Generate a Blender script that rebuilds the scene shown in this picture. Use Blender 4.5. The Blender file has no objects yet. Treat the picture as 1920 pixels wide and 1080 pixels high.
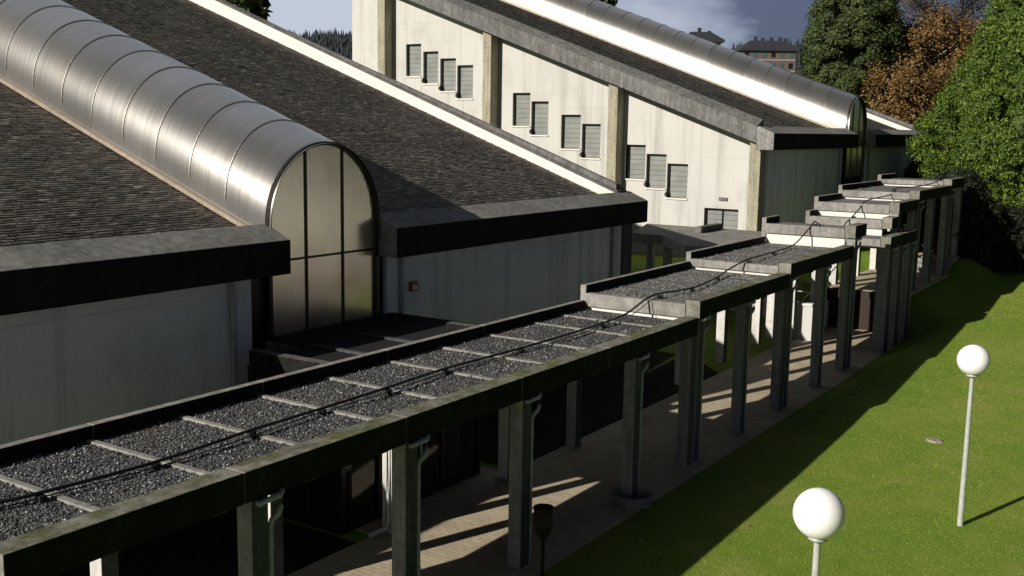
import bpy, math, random
import numpy as np
from mathutils import Vector, Matrix

random.seed(7); RNG = np.random.default_rng(11)
SC = bpy.context.scene
COL = SC.collection
R = math.radians

# ------------------------------------------------------------------ camera
PITCH, ROLL, YAW, F_PX, CAM_H = R(8.63), R(-0.90), R(33.45), 1993.0, 6.8
fw = Vector((math.cos(YAW) * math.cos(PITCH), math.sin(YAW) * math.cos(PITCH), -math.sin(PITCH)))
rt0 = Vector((math.sin(YAW), -math.cos(YAW), 0))
dn0 = fw.cross(rt0)
rt = rt0 * math.cos(ROLL) + dn0 * math.sin(ROLL)
dn = dn0 * math.cos(ROLL) - rt0 * math.sin(ROLL)
cam = bpy.data.cameras.new('camera')
cam.sensor_width = 36.0
cam.lens = F_PX / 1920 * 36
cam.clip_start, cam.clip_end = 0.1, 5000
camo = bpy.data.objects.new('camera', cam)
M = Matrix((rt, -dn, -fw)).transposed().to_4x4()
M.translation = (0, 0, CAM_H)
camo.matrix_world = M
COL.objects.link(camo)
SC.camera = camo

# ------------------------------------------------------------------ sun, sky, exposure
SUN_AZ, SUN_EL = R(161.4), R(24.5)
to_sun = Vector((math.cos(SUN_EL) * math.cos(SUN_AZ), math.cos(SUN_EL) * math.sin(SUN_AZ), math.sin(SUN_EL)))
sl = bpy.data.lights.new('sun', 'SUN')
sl.energy, sl.angle, sl.color = 5.0, R(0.5), (1.0, 0.93, 0.82)
so = bpy.data.objects.new('sun', sl)
so.rotation_euler = to_sun.to_track_quat('Z', 'Y').to_euler()
so.location = (-30, 20, 30)
COL.objects.link(so)

W = bpy.data.worlds.new('World'); SC.world = W; W.use_nodes = True
nt = W.node_tree; nt.nodes.clear()
def wn(t, **k):
    n = nt.nodes.new(t)
    for a, b in k.items(): setattr(n, a, b)
    return n
out = wn('ShaderNodeOutputWorld')
sky = wn('ShaderNodeTexSky', sky_type='NISHITA', sun_disc=False, sun_elevation=SUN_EL,
         sun_rotation=math.atan2(to_sun.x, to_sun.y) % (2 * math.pi), air_density=1.0, dust_density=1.5, ozone_density=2.0)
bg1 = wn('ShaderNodeBackground'); bg1.inputs[1].default_value = 0.05
nt.links.new(sky.outputs[0], bg1.inputs[0])
tc = wn('ShaderNodeTexCoord')
mp = wn('ShaderNodeMapping'); mp.inputs['Scale'].default_value = (1, 1, 2.6); mp.inputs['Location'].default_value = (.31, .12, .05)
no = wn('ShaderNodeTexNoise'); no.inputs['Scale'].default_value = 6.5; no.inputs['Detail'].default_value = 7; no.inputs['Roughness'].default_value = .52
nt.links.new(tc.outputs['Generated'], mp.inputs[0]); nt.links.new(mp.outputs[0], no.inputs[0])
# storm bank: cloud grows darker towards the right-hand distance and near the horizon
dot = wn('ShaderNodeVectorMath', operation='DOT_PRODUCT'); dot.inputs[1].default_value = (-.50, .62, 1.25)
nt.links.new(tc.outputs['Generated'], dot.inputs[0])
ma = wn('ShaderNodeMath', operation='MULTIPLY_ADD'); ma.inputs[1].default_value = 2.4; ma.inputs[2].default_value = .06
nt.links.new(dot.outputs['Value'], ma.inputs[0])
mb_ = wn('ShaderNodeMath', operation='MULTIPLY_ADD'); mb_.inputs[1].default_value = 1.15
nt.links.new(no.outputs[0], mb_.inputs[0]); nt.links.new(ma.outputs[0], mb_.inputs[2])
rp = wn('ShaderNodeValToRGB'); e = rp.color_ramp.elements
e[0].position = .38; e[0].color = (.085, .105, .18, 1)
e[1].position = .80; e[1].color = (.50, .545, .635, 1)
x = rp.color_ramp.elements.new(.54); x.color = (.27, .31, .42, 1)
nt.links.new(mb_.outputs[0], rp.inputs[0])
bg2 = wn('ShaderNodeBackground'); bg2.inputs[1].default_value = .62
nt.links.new(rp.outputs[0], bg2.inputs[0])
sp = wn('ShaderNodeSeparateXYZ'); nt.links.new(tc.outputs['Generated'], sp.inputs[0])
el_ = wn('ShaderNodeMapRange'); el_.inputs[1].default_value = .12; el_.inputs[2].default_value = .40; el_.inputs[3].default_value = .48; el_.inputs[4].default_value = .02
el_.interpolation_type = 'SMOOTHSTEP'
nt.links.new(sp.outputs[2], el_.inputs[0])
# the cloud over the hills, beyond the buildings, is lit; the sky overhead and behind is dark
d2 = wn('ShaderNodeVectorMath', operation='DOT_PRODUCT'); d2.inputs[1].default_value = (.52, .76, .39)
nt.links.new(tc.outputs['Generated'], d2.inputs[0])
br_ = wn('ShaderNodeMapRange'); br_.interpolation_type = 'SMOOTHSTEP'
for i_, v_ in ((1, .48), (2, .84), (3, .03), (4, 1.0)): br_.inputs[i_].default_value = v_
nt.links.new(d2.outputs['Value'], br_.inputs[0])
lo_ = wn('ShaderNodeMapRange'); lo_.interpolation_type = 'SMOOTHSTEP'
for i_, v_ in ((1, .15), (2, .36), (3, 1.0), (4, .60)): lo_.inputs[i_].default_value = v_
nt.links.new(sp.outputs[2], lo_.inputs[0])
bl_ = wn('ShaderNodeMath', operation='MULTIPLY'); nt.links.new(br_.outputs[0], bl_.inputs[0]); nt.links.new(lo_.outputs[0], bl_.inputs[1])
mxm = wn('ShaderNodeMath', operation='MAXIMUM'); nt.links.new(el_.outputs[0], mxm.inputs[0]); nt.links.new(bl_.outputs[0], mxm.inputs[1])
ms = wn('ShaderNodeMath', operation='MULTIPLY'); ms.inputs[1].default_value = .95
nt.links.new(mxm.outputs[0], ms.inputs[0]); nt.links.new(ms.outputs[0], bg2.inputs[1])
mx = wn('ShaderNodeMixShader'); mx.inputs[0].default_value = .88
nt.links.new(bg1.outputs[0], mx.inputs[1]); nt.links.new(bg2.outputs[0], mx.inputs[2])
nt.links.new(mx.outputs[0], out.inputs[0])

SC.view_settings.view_transform = 'Standard'; SC.view_settings.look = 'None'
SC.view_settings.gamma = 1.0; SC.view_settings.exposure = 0.3

# ------------------------------------------------------------------ helpers
XF = None        # when set: uniform scale about the camera point, used to place the pavilions at their true distance
def xf(V):
    if XF is None: return V
    c = np.array([0, 0, CAM_H]); return (np.asarray(V, float) - c) * XF + c
class MB:
    """collects geometry of one mesh"""
    def __init__(s): s.v = []; s.f = []; s.m = []; s.sm = []; s.cur = 0
    def add(s, vs, fs, smooth=False):
        o = len(s.v); s.v.extend([tuple(p) for p in vs])
        for f in fs: s.f.append([i + o for i in f]); s.m.append(s.cur); s.sm.append(smooth)
        return s
    def paint(s, n, faces, k):
        """give material k to some of the last n faces"""
        for f in faces: s.m[len(s.m) - n + f] = k
        return s
    def box(s, x0, x1, y0, y1, z0, z1):
        return s.add([(x0, y0, z0), (x1, y0, z0), (x1, y1, z0), (x0, y1, z0), (x0, y0, z1), (x1, y0, z1), (x1, y1, z1), (x0, y1, z1)],
                     [(0, 3, 2, 1), (4, 5, 6, 7), (0, 1, 5, 4), (1, 2, 6, 5), (2, 3, 7, 6), (3, 0, 4, 7)])
    def sweep(s, A, B, caps=True, smooth=False):
        """prism between two equal polygons A and B"""
        n = len(A)
        fs = [(i, (i + 1) % n, n + (i + 1) % n, n + i) for i in range(n)]
        if caps: fs += [tuple(range(n - 1, -1, -1)), tuple(range(n, 2 * n))]
        return s.add(list(A) + list(B), fs, smooth)
    def tube(s, pts, r, seg=8, caps=True, r1=None):
        pts = [Vector(p) for p in pts]; n = len(pts); rings = []
        up = Vector((0, 0, 1))
        for i, p in enumerate(pts):
            d = (pts[min(i + 1, n - 1)] - pts[max(i - 1, 0)]).normalized()
            a = d.cross(up)
            if a.length < 1e-3: a = d.cross(Vector((1, 0, 0)))
            a.normalize(); b = d.cross(a)
            rr = r if r1 is None else r + (r1 - r) * i / max(1, n - 1)
            rings.append([p + (a * math.cos(t) + b * math.sin(t)) * rr for t in [2 * math.pi * k / seg for k in range(seg)]])
        vs = [q for g in rings for q in g]; fs = []
        for i in range(n - 1):
            for k in range(seg):
                fs.append((i * seg + k, i * seg + (k + 1) % seg, (i + 1) * seg + (k + 1) % seg, (i + 1) * seg + k))
        o = len(s.f); s.add(vs, fs, True)
        if caps: s.add(rings[0], [tuple(range(seg - 1, -1, -1))]); s.add(rings[-1], [tuple(range(seg))])
        return s
    def lathe(s, prof, c, seg=24):
        """prof: list of (r, z)"""
        vs = [(c[0] + r * math.cos(2 * math.pi * k / seg), c[1] + r * math.sin(2 * math.pi * k / seg), c[2] + z) for r, z in prof for k in range(seg)]
        fs = [(i * seg + k, i * seg + (k + 1) % seg, (i + 1) * seg + (k + 1) % seg, (i + 1) * seg + k) for i in range(len(prof) - 1) for k in range(seg)]
        return s.add(vs, fs, True)
    def build(s, name, mats, parent=None, bevel=0, uv=None):
        me = bpy.data.meshes.new(name)
        me.from_pydata([tuple(p) for p in xf(s.v)], [], s.f)
        if not isinstance(mats, (list, tuple)): mats = [mats]
        for m in mats: me.materials.append(m)
        me.polygons.foreach_set('material_index', s.m)
        me.polygons.foreach_set('use_smooth', s.sm)
        if uv is not None:
            l = me.uv_layers.new(name='UVMap')
            vi = np.empty(len(me.loops), int); me.loops.foreach_get('vertex_index', vi)
            l.data.foreach_set('uv', np.asarray(uv)[vi].astype(np.float32).ravel())
        me.update()
        o = bpy.data.objects.new(name, me); COL.objects.link(o)
        if bevel:
            b = o.modifiers.new('bevel', 'BEVEL'); b.width = bevel; b.segments = 2; b.limit_method = 'ANGLE'; b.angle_limit = R(40)
        if parent is not None: put(o, parent)
        return o

def put(o, parent):
    o.parent = parent
    o.matrix_parent_inverse = Matrix.Translation(-world_loc(parent))
def world_loc(o):
    l = Vector(o.location)
    return l if o.parent is None else l     # parents are unrotated Empties or meshes at the origin
def tag(o, label, cat, group=None):
    o['label'] = label; o['category'] = cat
    if group: o['group'] = group
    return o
def thing(name, label, cat, loc=(0, 0, 0), group=None):
    o = bpy.data.objects.new(name, None); COL.objects.link(o); o.location = loc; o.empty_display_size = .3
    return tag(o, label, cat, group)
def struct(o, kind='structure'): o['kind'] = kind; return o

def fast_mesh(name, V, F, mats, parent=None, mi=None, smooth=False):
    """V (n,3), F (m,k) numpy arrays"""
    me = bpy.data.meshes.new(name); k = F.shape[1]; V = xf(V)
    me.vertices.add(len(V)); me.vertices.foreach_set('co', V.astype(np.float32).ravel())
    me.loops.add(F.size); me.loops.foreach_set('vertex_index', F.astype(np.int32).ravel())
    me.polygons.add(len(F)); me.polygons.foreach_set('loop_start', np.arange(0, F.size, k, dtype=np.int32))
    if not isinstance(mats, (list, tuple)): mats = [mats]
    for m in mats: me.materials.append(m)
    if mi is not None: me.polygons.foreach_set('material_index', mi.astype(np.int32))
    if smooth: me.polygons.foreach_set('use_smooth', np.ones(len(F), bool))
    me.update(calc_edges=True); me.validate()
    o = bpy.data.objects.new(name, me); COL.objects.link(o)
    if parent is not None: put(o, parent)
    return o

# ------------------------------------------------------------------ materials
class Mat:
    def __init__(s, name, rough=.8, metal=0.0, spec=.3):
        s.m = bpy.data.materials.new(name); s.m.use_nodes = True; s.t = s.m.node_tree
        s.b = s.t.nodes['Principled BSDF']; s.b.inputs['Roughness'].default_value = rough
        s.b.inputs['Metallic'].default_value = metal; s.b.inputs['Specular IOR Level'].default_value = spec
        s.co = s.n('ShaderNodeTexCoord')
    def n(s, t, **k):
        x = s.t.nodes.new(t)
        for a, b in k.items(): setattr(x, a, b)
        return x
    def l(s, a, b): s.t.links.new(a, b)
    def coord(s, scale=(1, 1, 1), kind='Object', loc=(0, 0, 0), rot=(0, 0, 0)):
        mp = s.n('ShaderNodeMapping'); mp.inputs['Scale'].default_value = scale; mp.inputs['Location'].default_value = loc; mp.inputs['Rotation'].default_value = rot
        s.l(s.co.outputs[kind], mp.inputs[0]); return mp.outputs[0]
    def noise(s, v, scale, detail=5, rough=.55, dist=0):
        x = s.n('ShaderNodeTexNoise'); x.inputs['Scale'].default_value = scale; x.inputs['Detail'].default_value = detail
        x.inputs['Roughness'].default_value = rough; x.inputs['Distortion'].default_value = dist
        s.l(v, x.inputs['Vector']); return x.outputs[0]
    def ramp(s, f, stops):
        x = s.n('ShaderNodeValToRGB'); el = x.color_ramp.elements
        while len(el) < len(stops): el.new(.5)
        for i, (p, c) in enumerate(stops):
            el[i].position = p; el[i].color = (*c, 1) if hasattr(c, '__len__') else (c, c, c, 1)
        s.l(f, x.inputs[0]); return x.outputs[0]
    def mix(s, f, a, b, mode='MIX'):
        x = s.n('ShaderNodeMix', data_type='RGBA', blend_type=mode)
        if isinstance(f, (int, float)): x.inputs[0].default_value = f
        else: s.l(f, x.inputs[0])
        for i, q in ((6, a), (7, b)):
            if hasattr(q, 'is_linked'): s.l(q, x.inputs[i])
            else: x.inputs[i].default_value = (*q, 1) if hasattr(q, '__len__') else (q, q, q, 1)
        return x.outputs[2]
    def math(s, op, a, b=None, c=None):
        x = s.n('ShaderNodeMath', operation=op)
        for i, q in enumerate((a, b, c)):
            if q is None: continue
            if isinstance(q, (int, float)): x.inputs[i].default_value = q
            else: s.l(q, x.inputs[i])
        return x.outputs[0]
    def sep(s, v):
        x = s.n('ShaderNodeSeparateXYZ'); s.l(v, x.inputs[0]); return x.outputs
    def color(s, c):
        if hasattr(c, 'is_linked'): s.l(c, s.b.inputs['Base Color'])
        else: s.b.inputs['Base Color'].default_value = (*c, 1)
        return s
    def rough(s, c): s.l(c, s.b.inputs['Roughness']); return s
    def bump(s, h, strength=.3, dist=.02):
        x = s.n('ShaderNodeBump'); x.inputs['Strength'].default_value = strength; x.inputs['Distance'].default_value = dist
        s.l(h, x.inputs['Height']); s.l(x.outputs[0], s.b.inputs['Normal']); return s
    def facing_up(s):
        g = s.n('ShaderNodeNewGeometry'); return s.sep(g.outputs['True Normal'])[2]

def m_concrete(name, dark, mid, light, streak=.5, moss=0.0, lichen=.0):
    a = Mat(name, .93, spec=.15)
    v = a.coord()
    n1 = a.noise(v, .9, 8, .65); n2 = a.noise(v, 9, 6, .7); n3 = a.noise(a.coord((3.2, 3.2, .35)), 2.2, 5, .6)
    c = a.ramp(n1, [(.3, dark), (.52, mid), (.72, light)])
    c = a.mix(.55, c, a.ramp(n2, [(.3, dark), (.5, mid), (.75, light)]))
    c = a.mix(streak, c, a.mix(1.0, c, a.ramp(n3, [(.32, .28), (.6, 1.0)]), 'MULTIPLY'))
    if lichen:
        vo = a.noise(v, 26, 3, .5)
        c = a.mix(a.ramp(vo, [(.64, 0.0), (.7, lichen)]), c, (.34, .34, .30))
    if moss:
        mm = a.noise(v, 2.4, 6, .7)
        up = a.ramp(a.facing_up(), [(.3, 0.0), (.8, 1.0)])
        c = a.mix(a.math('MULTIPLY', a.ramp(mm, [(.42, 0.0), (.58, moss)]), up), c, a.ramp(n2, [(.3, (.028, .034, .010)), (.7, (.13, .14, .055))]))
    a.color(c); a.bump(a.noise(v, 40, 6, .7), .45, .012)
    return a.m

MT = {}
MT['beam'] = m_concrete('weathered_concrete', (.035, .035, .034), (.115, .112, .105), (.24, .235, .22), .5, 0, .35)
MT['band'] = m_concrete('grey_coping_concrete', (.075, .075, .077), (.155, .154, .153), (.28, .275, .265), .55, 0, .25)
MT['black_face'] = m_concrete('blackened_concrete', (.006, .006, .006), (.013, .013, .013), (.030, .030, .030), .4)  # near-black copy of the concrete: shade painted onto unlit faces
MT['moss'] = m_concrete('mossy_concrete', (.07, .07, .06), (.19, .185, .16), (.36, .35, .31), .35, .85, .4)
MT['curb'] = m_concrete('pale_kerb_concrete', (.12, .118, .11), (.25, .245, .23), (.42, .41, .39), .35, .15, .3)
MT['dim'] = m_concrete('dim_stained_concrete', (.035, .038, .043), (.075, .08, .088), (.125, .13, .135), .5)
MT['eavetop'] = m_concrete('lichened_eave_concrete', (.10, .10, .098), (.225, .222, .215), (.42, .415, .40), .35, .12, .5)
MT['column'] = m_concrete('column_concrete', (.15, .152, .16), (.29, .292, .30), (.43, .428, .425), .5)
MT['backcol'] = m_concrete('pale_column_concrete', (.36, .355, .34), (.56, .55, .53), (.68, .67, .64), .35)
MT['pillar'] = m_concrete('buff_pillar_concrete', (.18, .165, .115), (.34, .315, .24), (.46, .43, .35), .45)

def m_wall(name, base, dirt, stain=.35, joints=(2.4, 1.9)):
    a = Mat(name, .88, spec=.2)
    v = a.coord()
    n1 = a.noise(v, .55, 7, .6)
    c = a.mix(a.ramp(n1, [(.35, .0), (.75, .55)]), base, tuple(b * .86 for b in base))
    st = a.noise(a.coord((1.6, 1.6, .07)), 1.3, 7, .68)
    c = a.mix(a.ramp(st, [(.50, 0.0), (.72, stain)]), c, dirt)
    c = a.mix(a.ramp(a.noise(a.coord((.7, .7, .5)), 1.1, 6, .7), [(.52, 0.0), (.75, stain * .6)]), c, dirt)
    n2 = a.noise(v, 16, 4, .6)
    c = a.mix(.10, c, a.ramp(n2, [(.3, dirt), (.7, base)]))
    p = a.sep(v)
    zf = a.math('FRACT', a.math('DIVIDE', p[2], joints[1]))
    hl = a.math('LESS_THAN', zf, .012)
    jn = a.math('MULTIPLY', hl, a.ramp(a.noise(v, .7, 2), [(.40, 0.0), (.6, 1.0)]))
    c = a.mix(a.math('MULTIPLY', jn, .45), c, dirt)
    a.color(c); a.bump(a.noise(v, 55, 4, .6), .25, .006)
    return a.m
MT['white'] = m_wall('white_render', (.515, .508, .49), (.27, .26, .235), .75)
MT['greywall'] = m_wall('pale_grey_render', (.585, .62, .715), (.22, .235, .27), .7)
MT['strip'] = m_wall('white_parapet_render', (.68, .665, .63), (.40, .39, .36), .28, (2, 50))
MT['riser'] = m_wall('whitewashed_riser', (.66, .645, .61), (.45, .43, .38), .3, (2, 50))

def m_slate():
    a = Mat('slate_tiles', .8, spec=.3)
    v = a.coord(rot=(-math.atan(.362), 0, 0))
    g = a.n('ShaderNodeNewGeometry')
    n1 = a.noise(v, .40, 6, .6); n2 = a.noise(a.coord((1.0, 2.0, 2.0)), 2.6, 8, .74); n3 = a.noise(a.coord((1, 2, 2)), 9, 5, .65)
    c = a.ramp(g.outputs['Random Per Island'], [(.0, (.050, .046, .044)), (.7, (.125, .114, .105)), (.94, (.20, .188, .175)), (1.0, (.36, .35, .335))])
    c = a.mix(.45, c, a.ramp(n1, [(.35, (.072, .066, .061)), (.65, (.165, .15, .135))]))
    c = a.mix(a.ramp(n2, [(.54, 0.0), (.68, .65)]), c, (.23, .225, .205))
    c = a.mix(a.math('MULTIPLY', a.ramp(a.noise(v, .7, 4), [(.58, 0.0), (.72, .5)]), a.ramp(n2, [(.5, 0.0), (.62, 1.0)])), c, (.13, .125, .055))
    c = a.mix(a.ramp(n3, [(.61, 0.0), (.70, .7)]), c, (.27, .265, .25))
    a.color(a.mix(1.0, c, (1.75, 1.70, 1.64), 'MULTIPLY'))
    a.bump(a.math('ADD', n3, n2), .5, .01)
    return a.m
MT['slate'] = m_slate()

def m_metal():
    a = Mat('brushed_metal_sheet', .36, .88)
    # UV.x runs along the vault, UV.y round its curve
    st = a.noise(a.coord((13, .35, 1), 'UV'), 1.0, 7, .7)
    st2 = a.noise(a.coord((3.0, .12, 1), 'UV'), 1.0, 4, .6)
    bl = a.noise(a.coord((.8, .8, 1), 'UV'), 1.0, 4, .6)
    c = a.ramp(st, [(.3, (.38, .372, .36)), (.7, (.50, .493, .48))])
    c = a.mix(.45, c, a.ramp(st2, [(.3, (.37, .355, .335)), (.7, (.50, .495, .485))]))
    c = a.mix(a.ramp(bl, [(.52, 0.0), (.72, .40)]), c, (.46, .37, .26))
    uvs = a.sep(a.coord((1, 1, 1), 'UV')); pn = a.n('ShaderNodeTexWhiteNoise', noise_dimensions='1D'); a.l(a.math('FLOOR', a.math('DIVIDE', a.math('SUBTRACT', uvs[0], 1.245), 1.017)), pn.inputs['W'])
    c = a.mix(.35, c, a.mix(1.0, c, a.ramp(pn.outputs[0], [(.0, .66), (1.0, 1.25)]), 'MULTIPLY'))
    a.color(c)
    a.rough(a.ramp(st, [(.25, .33), (.75, .25)]))
    a.b.inputs['Anisotropic'].default_value = 0.0
    a.bump(st, .05, .006)
    return a.m
MT['metal'] = m_metal()
def simple(name, col, rough=.6, metal=0, spec=.4, var=.25, scale=6):
    a = Mat(name, rough, metal, spec)
    n = a.noise(a.coord(), scale, 5, .6)
    a.color(a.ramp(n, [(.3, tuple(c * (1 - var) for c in col)), (.7, tuple(min(1, c * (1 + var)) for c in col))]))
    return a.m
MT['seam'] = simple('seam_metal', (.33, .32, .31), .45, 1.0)
MT['copper'] = simple('tan_flashing', (.30, .25, .20), .6, .2)
MT['frame'] = simple('bronze_frame', (.018, .014, .011), .4, .3)
MT['pipe'] = simple('grey_downpipe', (.26, .28, .33), .45, 0, .4)
MT['palepipe'] = simple('pale_downpipe', (.45, .46, .48), .45, 0, .4)
MT['shutter'] = None
MT['dkbrick'] = simple('dark_brown_brick', (.030, .022, .018), .9)  # near-black brown: the shade below the landing put into the wall
MT['tar'] = simple('black_tar_gravel', (.014, .014, .015), .9, 0, .2, .5, 30)  # porch roof gravel, its shade painted in as near-black
MT['black'] = simple('black_rubber', (.012, .010, .010), .55)
MT['rust'] = simple('dark_iron_mesh', (.026, .019, .014), .7)
MT['red'] = simple('red_box', (.30, .055, .045), .5)
MT['post'] = simple('galvanised_post', (.42, .45, .42), .45, .2, .4, .2, 12)

def m_shutter():
    a = Mat('grey_roller_shutter', .6, spec=.3)
    v = a.coord(); p = a.sep(v)
    f = a.math('FRACT', a.math('DIVIDE', p[2], .205))
    ln = a.math('LESS_THAN', f, .10)
    n = a.noise(v, 1.6, 4)
    c = a.mix(ln, a.ramp(n, [(.3, (.165, .175, .168)), (.7, (.23, .24, .228))]), (.09, .095, .095))
    a.color(c); a.bump(a.math('SUBTRACT', 1.0, ln), .6, .01)
    return a.m
MT['shutter'] = m_shutter()

def m_pane():
    a = Mat('bronze_frosted_panel', .2, .0, .9)
    v = a.coord(); p = a.sep(v)
    s = a.math('SINE', a.math('MULTIPLY', p[0], 2 * math.pi / .085))
    n = a.noise(v, 1.2, 4)
    a.b.inputs['Metallic'].default_value = .85
    a.color(a.ramp(n, [(.3, (.60, .50, .41)), (.7, (.80, .70, .60))]))
    a.rough(a.ramp(n, [(.3, .20), (.7, .28)]))
    a.bump(s, .05, .004)
    return a.m
MT['pane'] = m_pane()
def m_glass():
    a = Mat('dark_window_glass', .06, 0, .7)
    a.color((.010, .011, .010)); return a.m
MT['glass'] = m_glass()

def m_gravel():
    a = Mat('dark_roof_gravel', .75, spec=.45)
    v = a.coord()
    vo = a.n('ShaderNodeTexVoronoi'); vo.inputs['Scale'].default_value = 42; a.l(v, vo.inputs['Vector'])
    w = a.sep(vo.outputs['Color'])
    c = a.ramp(w[0], [(.0, (.016, .016, .019)), (.6, (.075, .075, .082)), (.9, (.16, .158, .16)), (1.0, (.40, .40, .40))])
    n = a.noise(v, .8, 5, .6)
    c = a.mix(a.ramp(n, [(.5, 0.0), (.72, .45)]), c, (.10, .090, .070))
    a.color(c); a.bump(a.math('SUBTRACT', 1.0, vo.outputs['Distance']), 1.0, .03)
    return a.m
MT['gravel'] = m_gravel()
def m_gravel2():
    a = Mat('pale_dry_gravel', .85, spec=.3)
    v = a.coord()
    vo = a.n('ShaderNodeTexVoronoi'); vo.inputs['Scale'].default_value = 38; a.l(v, vo.inputs['Vector'])
    w = a.sep(vo.outputs['Color'])
    c = a.ramp(w[0], [(.0, (.05, .05, .05)), (.6, (.16, .158, .152)), (1.0, (.36, .35, .34))])
    c = a.mix(a.ramp(a.noise(v, 1.1, 6, .65), [(.42, 0.0), (.68, .7)]), c, (.085, .082, .072))
    a.color(c); a.bump(a.math('SUBTRACT', 1.0, vo.outputs['Distance']), 1.0, .025)
    return a.m
MT['gravel2'] = m_gravel2()
def m_pebble2():
    a = Mat('pale_pebbles', .8, spec=.3)
    g = a.n('ShaderNodeNewGeometry')
    a.color(a.ramp(g.outputs['Random Per Island'], [(.0, (.03, .03, .03)), (.6, (.14, .138, .132)), (1.0, (.38, .37, .35))]))
    return a.m
MT['pebble2'] = m_pebble2()
def m_pebble():
    a = Mat('gravel_pebbles', .7, spec=.5)
    g = a.n('ShaderNodeNewGeometry')
    a.color(a.ramp(g.outputs['Random Per Island'], [(.0, (.012, .012, .015)), (.55, (.055, .055, .062)), (.88, (.13, .13, .135)), (.985, (.42, .42, .42))]))
    c0 = a.b.inputs['Base Color'].links[0].from_socket
    c1 = a.mix(a.ramp(a.noise(a.coord(), 1.1, 6, .7), [(.48, 0.0), (.70, .75)]), c0, (.085, .072, .050))
    c1 = a.mix(a.ramp(a.noise(a.coord(loc=(5, 2, 0)), .7, 5, .65), [(.52, 0.0), (.70, .7)]), c1, (.020, .022, .020))
    a.color(c1)
    return a.m
MT['pebble'] = m_pebble()

def m_lawn():
    a = Mat('mown_grass', .9, spec=.15)
    v = a.coord()
    n1 = a.noise(v, .16, 5, .6); n2 = a.noise(v, 1.7, 6, .65); n3 = a.noise(v, 60, 3, .7)
    c = a.ramp(n1, [(.36, (.078, .150, .014)), (.52, (.122, .180, .024)), (.66, (.190, .205, .050))])
    c = a.mix(.45, c, a.ramp(n2, [(.3, (.078, .140, .016)), (.7, (.170, .205, .044))]))
    c = a.mix(a.ramp(a.noise(v, .38, 6, .68), [(.54, 0.0), (.74, .65)]), c, (.235, .215, .085))
    c = a.mix(a.ramp(a.noise(a.coord((.6, 1, 1), loc=(3, 7, 0)), .9, 6, .7), [(.60, 0.0), (.74, .6)]), c, (.060, .120, .012))
    c = a.mix(a.ramp(a.noise(v, 2.6, 5, .7), [(.66, 0.0), (.76, .6)]), c, (.17, .125, .060))
    c = a.mix(.5, c, a.mix(1.0, c, a.ramp(n3, [(.25, .6), (.75, 1.4)]), 'MULTIPLY'))
    c = a.mix(1.0, c, (1.26, 1.29, 1.05), 'MULTIPLY')
    a.color(c); a.bump(a.math('ADD', n3, a.math('MULTIPLY', a.noise(v, 14, 4, .7), 1.2)), .5, .03)
    return a.m
MT['lawn'] = m_lawn()
def m_blade():
    a = Mat('grass_blades', .6, spec=.2)
    g = a.n('ShaderNodeNewGeometry')
    n1 = a.noise(a.coord(), .38, 6, .68)
    c = a.ramp(g.outputs['Random Per Island'], [(.0, (.095, .185, .015)), (.6, (.165, .248, .028)), (.95, (.30, .32, .080))])
    c = a.mix(a.ramp(n1, [(.50, 0.0), (.70, .6)]), c, (.265, .255, .085))
    a.color(c)
    a.b.inputs['Transmission Weight'].default_value = 0
    return a.m
MT['blade'] = m_blade()

def m_paving():
    a = Mat('tan_brick_paving', .88, spec=.2)
    v = a.coord(rot=(0, 0, R(90)))
    br = a.n('ShaderNodeTexBrick'); br.inputs['Scale'].default_value = 1.0
    br.inputs['Brick Width'].default_value = .22; br.inputs['Row Height'].default_value = .11; br.inputs['Mortar Size'].default_value = .006
    br.inputs['Color1'].default_value = (.35, .295, .21, 1); br.inputs['Color2'].default_value = (.48, .42, .315, 1); br.inputs['Mortar'].default_value = (.11, .095, .07, 1)
    a.l(v, br.inputs['Vector'])
    c = a.mix(.45, br.outputs[0], a.ramp(a.noise(v, 1.3, 6, .6), [(.3, (.29, .24, .17)), (.7, (.52, .45, .345))]))
    a.color(c); a.bump(br.outputs[1], -.4, .008)
    return a.m
MT['paving'] = m_paving()

def m_leaf(name, stops, rough=.65, trans=.0):
    a = Mat(name, rough, spec=.25)
    g = a.n('ShaderNodeNewGeometry')
    c = a.ramp(g.outputs['Random Per Island'], stops)
    n = a.noise(a.coord(), .9, 4, .6)
    c = a.mix(.5, c, a.mix(1.0, c, a.ramp(n, [(.3, .45), (.7, 1.35)]), 'MULTIPLY'))
    a.color(c)
    return a.m
MT['conifer'] = m_leaf('dark_conifer_leaves', [(.0, (.012, .024, .006)), (.6, (.040, .062, .015)), (1.0, (.10, .125, .038))])
MT['cypress'] = m_leaf('bright_cypress_leaves', [(.0, (.016, .038, .003)), (.55, (.062, .112, .009)), (1.0, (.150, .205, .030))])
MT['autumn'] = m_leaf('autumn_leaves', [(.0, (.055, .032, .012)), (.5, (.150, .080, .022)), (.85, (.23, .135, .045)), (1.0, (.13, .12, .05))])
MT['mauve'] = m_leaf('bare_mauve_twigs', [(.0, (.085, .050, .042)), (.6, (.17, .115, .10)), (1.0, (.27, .22, .20))])
MT['farforest'] = m_leaf('far_conifer_leaves', [(.0, (.016, .022, .028)), (.6, (.028, .036, .044)), (1.0, (.046, .054, .060))])
MT['bark'] = simple('bark', (.10, .085, .07), .9)
MT['palebark'] = simple('pale_bark', (.30, .28, .25), .9)
def m_hill():
    a = Mat('far_hillside', .95, spec=.05)
    n = a.noise(a.coord(), .02, 6)
    a.color(a.ramp(n, [(.35, (.030, .036, .040)), (.6, (.075, .065, .055)), (.7, (.12, .10, .08))])); return a.m
MT['hill'] = m_hill()

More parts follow.
